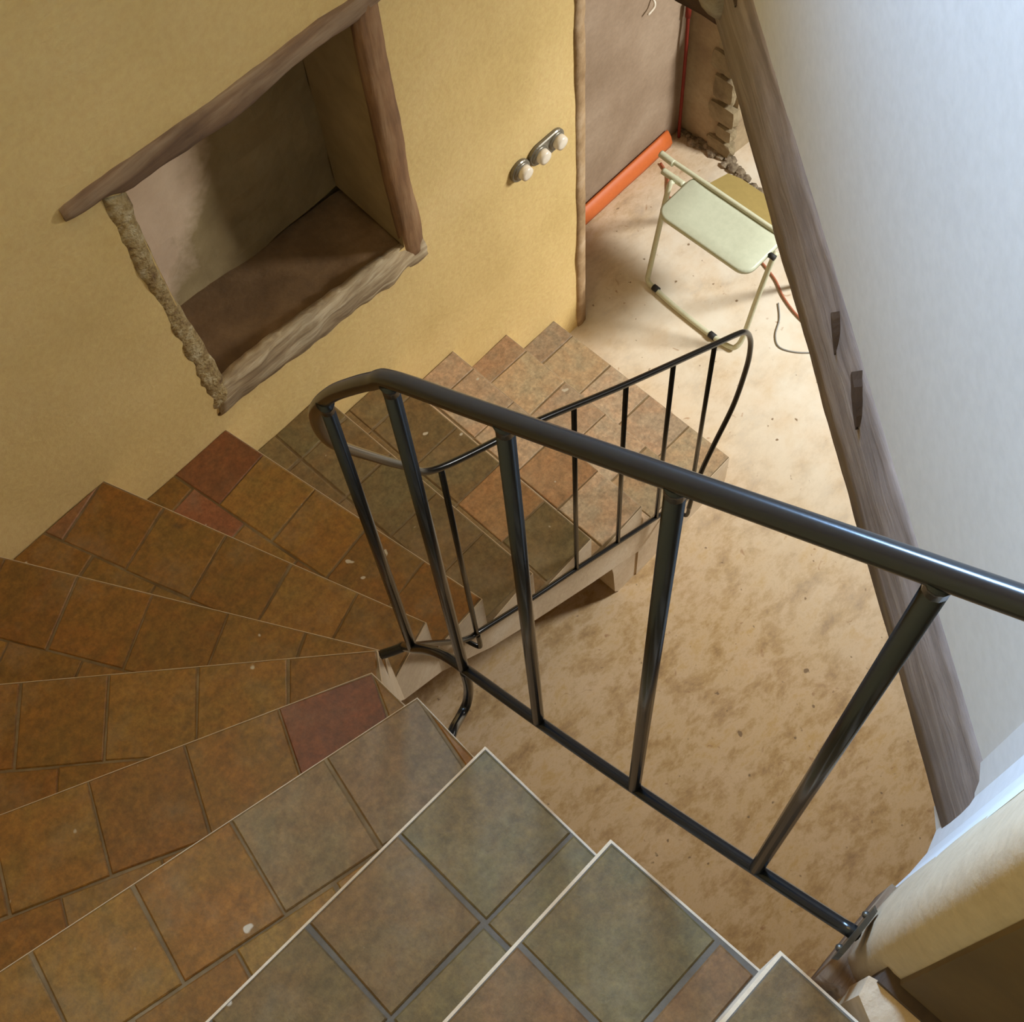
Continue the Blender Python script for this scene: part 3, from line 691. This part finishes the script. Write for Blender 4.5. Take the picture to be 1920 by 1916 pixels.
# ------------------------------------------------------------------ light switches on the yellow wall
def disc_part(name, c, r, y0, y1, mat, parent, sides=24, sx=1.0, dome=0.0):
    bm = bmesh.new(); rings = []
    prof = [(r, y0), (r, (y0 + y1) / 2), (r * 0.92, y1), (r * 0.55, y1 - dome), (0.0001, y1 - dome * 1.3)]
    for rr, y in prof:
        rings.append([bm.verts.new((c[0] + rr * sx * math.cos(2 * math.pi * k / sides), y, c[1] + rr * math.sin(2 * math.pi * k / sides))) for k in range(sides)])
    for a, b_ in zip(rings, rings[1:]):
        for k in range(sides): bm.faces.new((a[k], a[(k + 1) % sides], b_[(k + 1) % sides], b_[k]))
    bm.faces.new(rings[0])
    o = from_bm(name, bm, mat, parent, True); return o
def switch(name, xs, label):
    root = empty(name, (xs[0], 0, 1.07)); tag(root, label, 'light switch', 'round light switches on the yellow wall')
    inv = Matrix.Translation(-Vector(root.location))
    bm = bmesh.new(); x0, x1 = xs[0] - 0.036, xs[-1] + 0.036
    pts = []
    for cx, a0 in ((x1 - 0.036, -90), (x0 + 0.036, 90)):
        for s in range(13):
            a = math.radians(a0 + 180 * s / 12); pts.append((cx + 0.036 * math.cos(a), 1.066 + 0.036 * math.sin(a)))
    fa = [bm.verts.new((x, -0.002, z)) for x, z in pts]; fb = [bm.verts.new((x, -0.010, z)) for x, z in pts]
    mx = sum(p[0] for p in pts) / len(pts)
    fc = [bm.verts.new((mx + (x - mx) * 0.95, -0.013, 1.066 + (z - 1.066) * 0.92)) for x, z in pts]
    bm.faces.new(fa[::-1]); bm.faces.new(fc)
    for a_, b_ in ((fa, fb), (fb, fc)):
        for i in range(len(pts)): bm.faces.new((a_[i], a_[(i + 1) % len(pts)], b_[(i + 1) % len(pts)], b_[i]))
    o = from_bm('back_plate', bm, M_plate); o.parent = root; o.matrix_parent_inverse = inv
    for x in xs:
        o = disc_part('rim', (x, 1.068), 0.030, -0.010, -0.018, M_plate, None); o.parent = root; o.matrix_parent_inverse = inv
        o = disc_part('knob', (x + 0.003, 1.068), 0.0225, -0.012, -0.036, M_porcelain, None, 24, 1.0, 0.002); o.parent = root; o.matrix_parent_inverse = inv
        o['label'] = 'round white switch knob'
switch('light_switch', [0.826], 'single round white switch on a grey plate, left of the double one')
switch('light_switch', [0.900, 0.968], 'double round white switch on a long grey plate near the wall end')

# ------------------------------------------------------------------ folding chair
ch = empty('folding_chair', (1.5, -0.28, 0.0)); CO = Vector(ch.location)
tag(ch, 'pale green metal folding chair with bent tube legs on the lower floor', 'chair')
def cpart(name, bm, mat, sm=False, par=None):
    o = from_bm(name, bm, mat, None, sm)
    if par: o.parent = par
    else: o.parent = ch; o.matrix_parent_inverse = Matrix.Translation(-CO)
    return o
def ctube(name, P, r, mat=M_green, sides=10, k=6):
    bm = bmesh.new(); tube(bm, catmull(P, k), r, sides); return cpart(name, bm, mat, True)
ctube('front_leg_frame', [(1.475, -0.055, 0.45), (1.455, -0.055, 0.43), (1.41, -0.06, 0.24), (1.375, -0.062, 0.06), (1.362, -0.068, 0.022), (1.357, -0.095, 0.012), (1.345, -0.20, 0.011), (1.337, -0.36, 0.011), (1.342, -0.455, 0.012),
      (1.352, -0.480, 0.026), (1.375, -0.486, 0.07), (1.41, -0.487, 0.24), (1.455, -0.490, 0.43), (1.475, -0.49, 0.45)], 0.0095)
# seat: rounded slab, slightly dished
bm = bmesh.new()
def rrect(x0, x1, y0, y1, r, m_=6):
    pts = []
    for cx, cy, a0 in ((x1 - r, y1 - r, 0), (x0 + r, y1 - r, 90), (x0 + r, y0 + r, 180), (x1 - r, y0 + r, 270)):
        for s in range(m_ + 1):
            a = math.radians(a0 + 90 * s / m_); pts.append((cx + r * math.cos(a), cy + r * math.sin(a)))
    return pts
pts = rrect(1.335, 1.545, -0.478, -0.095, 0.045)
mx, my = 1.44, -0.287
R1 = [bm.verts.new((x, y, 0.444)) for x, y in pts]; R2 = [bm.verts.new((x, y, 0.456)) for x, y in pts]
R3 = [bm.verts.new((mx + (x - mx) * 0.93, my + (y - my) * 0.96, 0.460)) for x, y in pts]
R4 = [bm.verts.new((mx + (x - mx) * 0.5, my + (y - my) * 0.5, 0.455)) for x, y in pts]
bm.faces.new(R1[::-1]); bm.faces.new(R4)
for a_, b_ in ((R1, R2), (R2, R3), (R3, R4)):
    for i in range(len(pts)): bm.faces.new((a_[i], a_[(i + 1) % len(pts)], b_[(i + 1) % len(pts)], b_[i]))
cpart('seat', bm, M_greenpanel, True)['label'] = 'pale green seat with rounded corners'
ctube('cross_tube', [(1.53, 0.035, 0.462), (1.53, -0.2, 0.462), (1.53, -0.5, 0.462)], 0.0085)
ctube('tube_end', [(1.53, 0.045, 0.460), (1.528, 0.01, 0.460), (1.526, -0.015, 0.460)], 0.0125)
ctube('hinge', [(1.49, 0.0, 0.445), (1.49, -0.04, 0.445), (1.49, -0.09, 0.445)], 0.012)
bm = bmesh.new()
pb = [(1.537, -0.14), (1.645, -0.155), (1.66, -0.20), (1.66, -0.47), (1.537, -0.49)]
prism(bm, pb, [0.43, 0.405, 0.40, 0.40, 0.43], [0.438, 0.413, 0.408, 0.408, 0.438])
cpart('folded_backrest', bm, M_oliveboard)['label'] = 'olive brown panel behind the bright cross tube'
ctube('rear_leg', [(1.50, -0.052, 0.44), (1.62, -0.05, 0.22), (1.73, -0.05, 0.012)], 0.0085)
ctube('rear_leg', [(1.50, -0.492, 0.44), (1.62, -0.495, 0.22), (1.73, -0.495, 0.012)], 0.0085)
for (x, y) in ((1.357, -0.11), (1.3375, -0.385)):
    bm = bmesh.new(); tube(bm, [(x + 0.0006, y + 0.012, 0.0125), (x, y, 0.0125), (x - 0.0006, y - 0.012, 0.0125)], 0.0125, 10); cpart('rubber_foot', bm, M_rubber, True)
bm = bmesh.new(); tube(bm, [(1.452, -0.478, 0.452), (1.452, -0.50, 0.452)], 0.010, 10); cpart('pivot_cap', bm, M_rubber, True)

# ------------------------------------------------------------------ things beyond the wall end
bm = bmesh.new(); V = []
for i in range(15):
    x = 1.12 + i * (1.885 - 1.12) / 14; e = 0.002 * noise.noise(Vector((x * 9, 0, 0)))
    V.append([bm.verts.new(p) for p in ((x, 0.293, 0.002), (x, 0.268 + e, 0.004), (x, 0.262 + e, 0.03), (x, 0.270 + e, 0.060), (x, 0.284, 0.078), (x, 0.293, 0.080))])
for a, b_ in zip(V, V[1:]):
    for j in range(6): bm.faces.new((a[j], a[(j + 1) % 6], b_[(j + 1) % 6], b_[j]))
bm.faces.new(V[0][::-1]); bm.faces.new(V[-1])
tag(from_bm('orange_duct', bm, M_orange, None, True), 'bright orange plastic duct lying along the foot of the pinkish wall', 'duct')
bm = bmesh.new(); tube(bm, catmull([(1.94, 0.275, 0.006), (1.937, 0.275, 0.08), (1.932, 0.272, 0.32), (1.930, 0.272, 0.47), (1.929, 0.275, 0.62)], 5), 0.0062, 10)
cp = tag(from_bm('red_pipe', bm, M_red, None, True), 'thin dark red pipe rising in the corner behind the chair', 'pipe')
bm = bmesh.new(); tube(bm, [(1.9285, 0.275, 0.615), (1.9285, 0.275, 0.67)], 0.010, 12); o = from_bm('collar', bm, M_red, cp, True)
def cable(name, P, r, mat, label):
    bm = bmesh.new(); tube(bm, catmull(P, 6), r, 8); tag(from_bm(name, bm, mat, None, True), label, 'cable')
cable('red_cable', [(1.80, 0.245, 0.006), (1.775, 0.19, 0.006), (1.73, 0.15, 0.006), (1.70, 0.115, 0.006), (1.74, 0.06, 0.007), (1.80, 0.09, 0.006)], 0.005, M_redcable, 'dull red cable curling on the floor beside the orange duct')
cable('red_cable', [(1.70, -0.31, 0.005), (1.67, -0.40, 0.006), (1.63, -0.47, 0.006), (1.60, -0.56, 0.006), (1.58, -0.70, 0.005)], 0.004, M_redcable, 'dull red cable running under the beam beside the chair')
cable('grey_cable', [(1.60, -0.47, 0.004), (1.55, -0.515, 0.004), (1.49, -0.545, 0.004), (1.46, -0.585, 0.004), (1.48, -0.64, 0.004), (1.53, -0.70, 0.004)], 0.0025, M_greycable, 'thin grey wire looping on the pale floor below the beam')
bm = bmesh.new(); tube(bm, catmull([(1.757, 0.299, 0.806), (1.755, 0.285, 0.800), (1.748, 0.281, 0.785), (1.722, 0.284, 0.771)], 5), 0.004, 8)
tag(from_bm('wall_hook', bm, M_porcelain, None, True), 'small pale hook high on the pinkish wall', 'hook')
# rubble along the far wall foot
bm = bmesh.new(); rnd = random.Random(3)
for i in range(90):
    t = rnd.random(); x = 1.975 - 0.11 * max(0, t - 0.35) / 0.65 + rnd.uniform(-.028, .02); y = 0.29 - 0.62 * t
    s = rnd.uniform(.007, .02)
    vs = bmesh.ops.create_icosphere(bm, subdivisions=1, radius=s)['verts']
    for q in vs:
        q.co = Vector((q.co.x * rnd.uniform(.8, 1.3), q.co.y * 1.3, q.co.z * 0.8)) + Vector((x, y, s * 0.6))
tag(from_bm('rubble', bm, M_rubble), 'line of dark rubble along the foot of the far wall', 'rubble', kind='stuff')
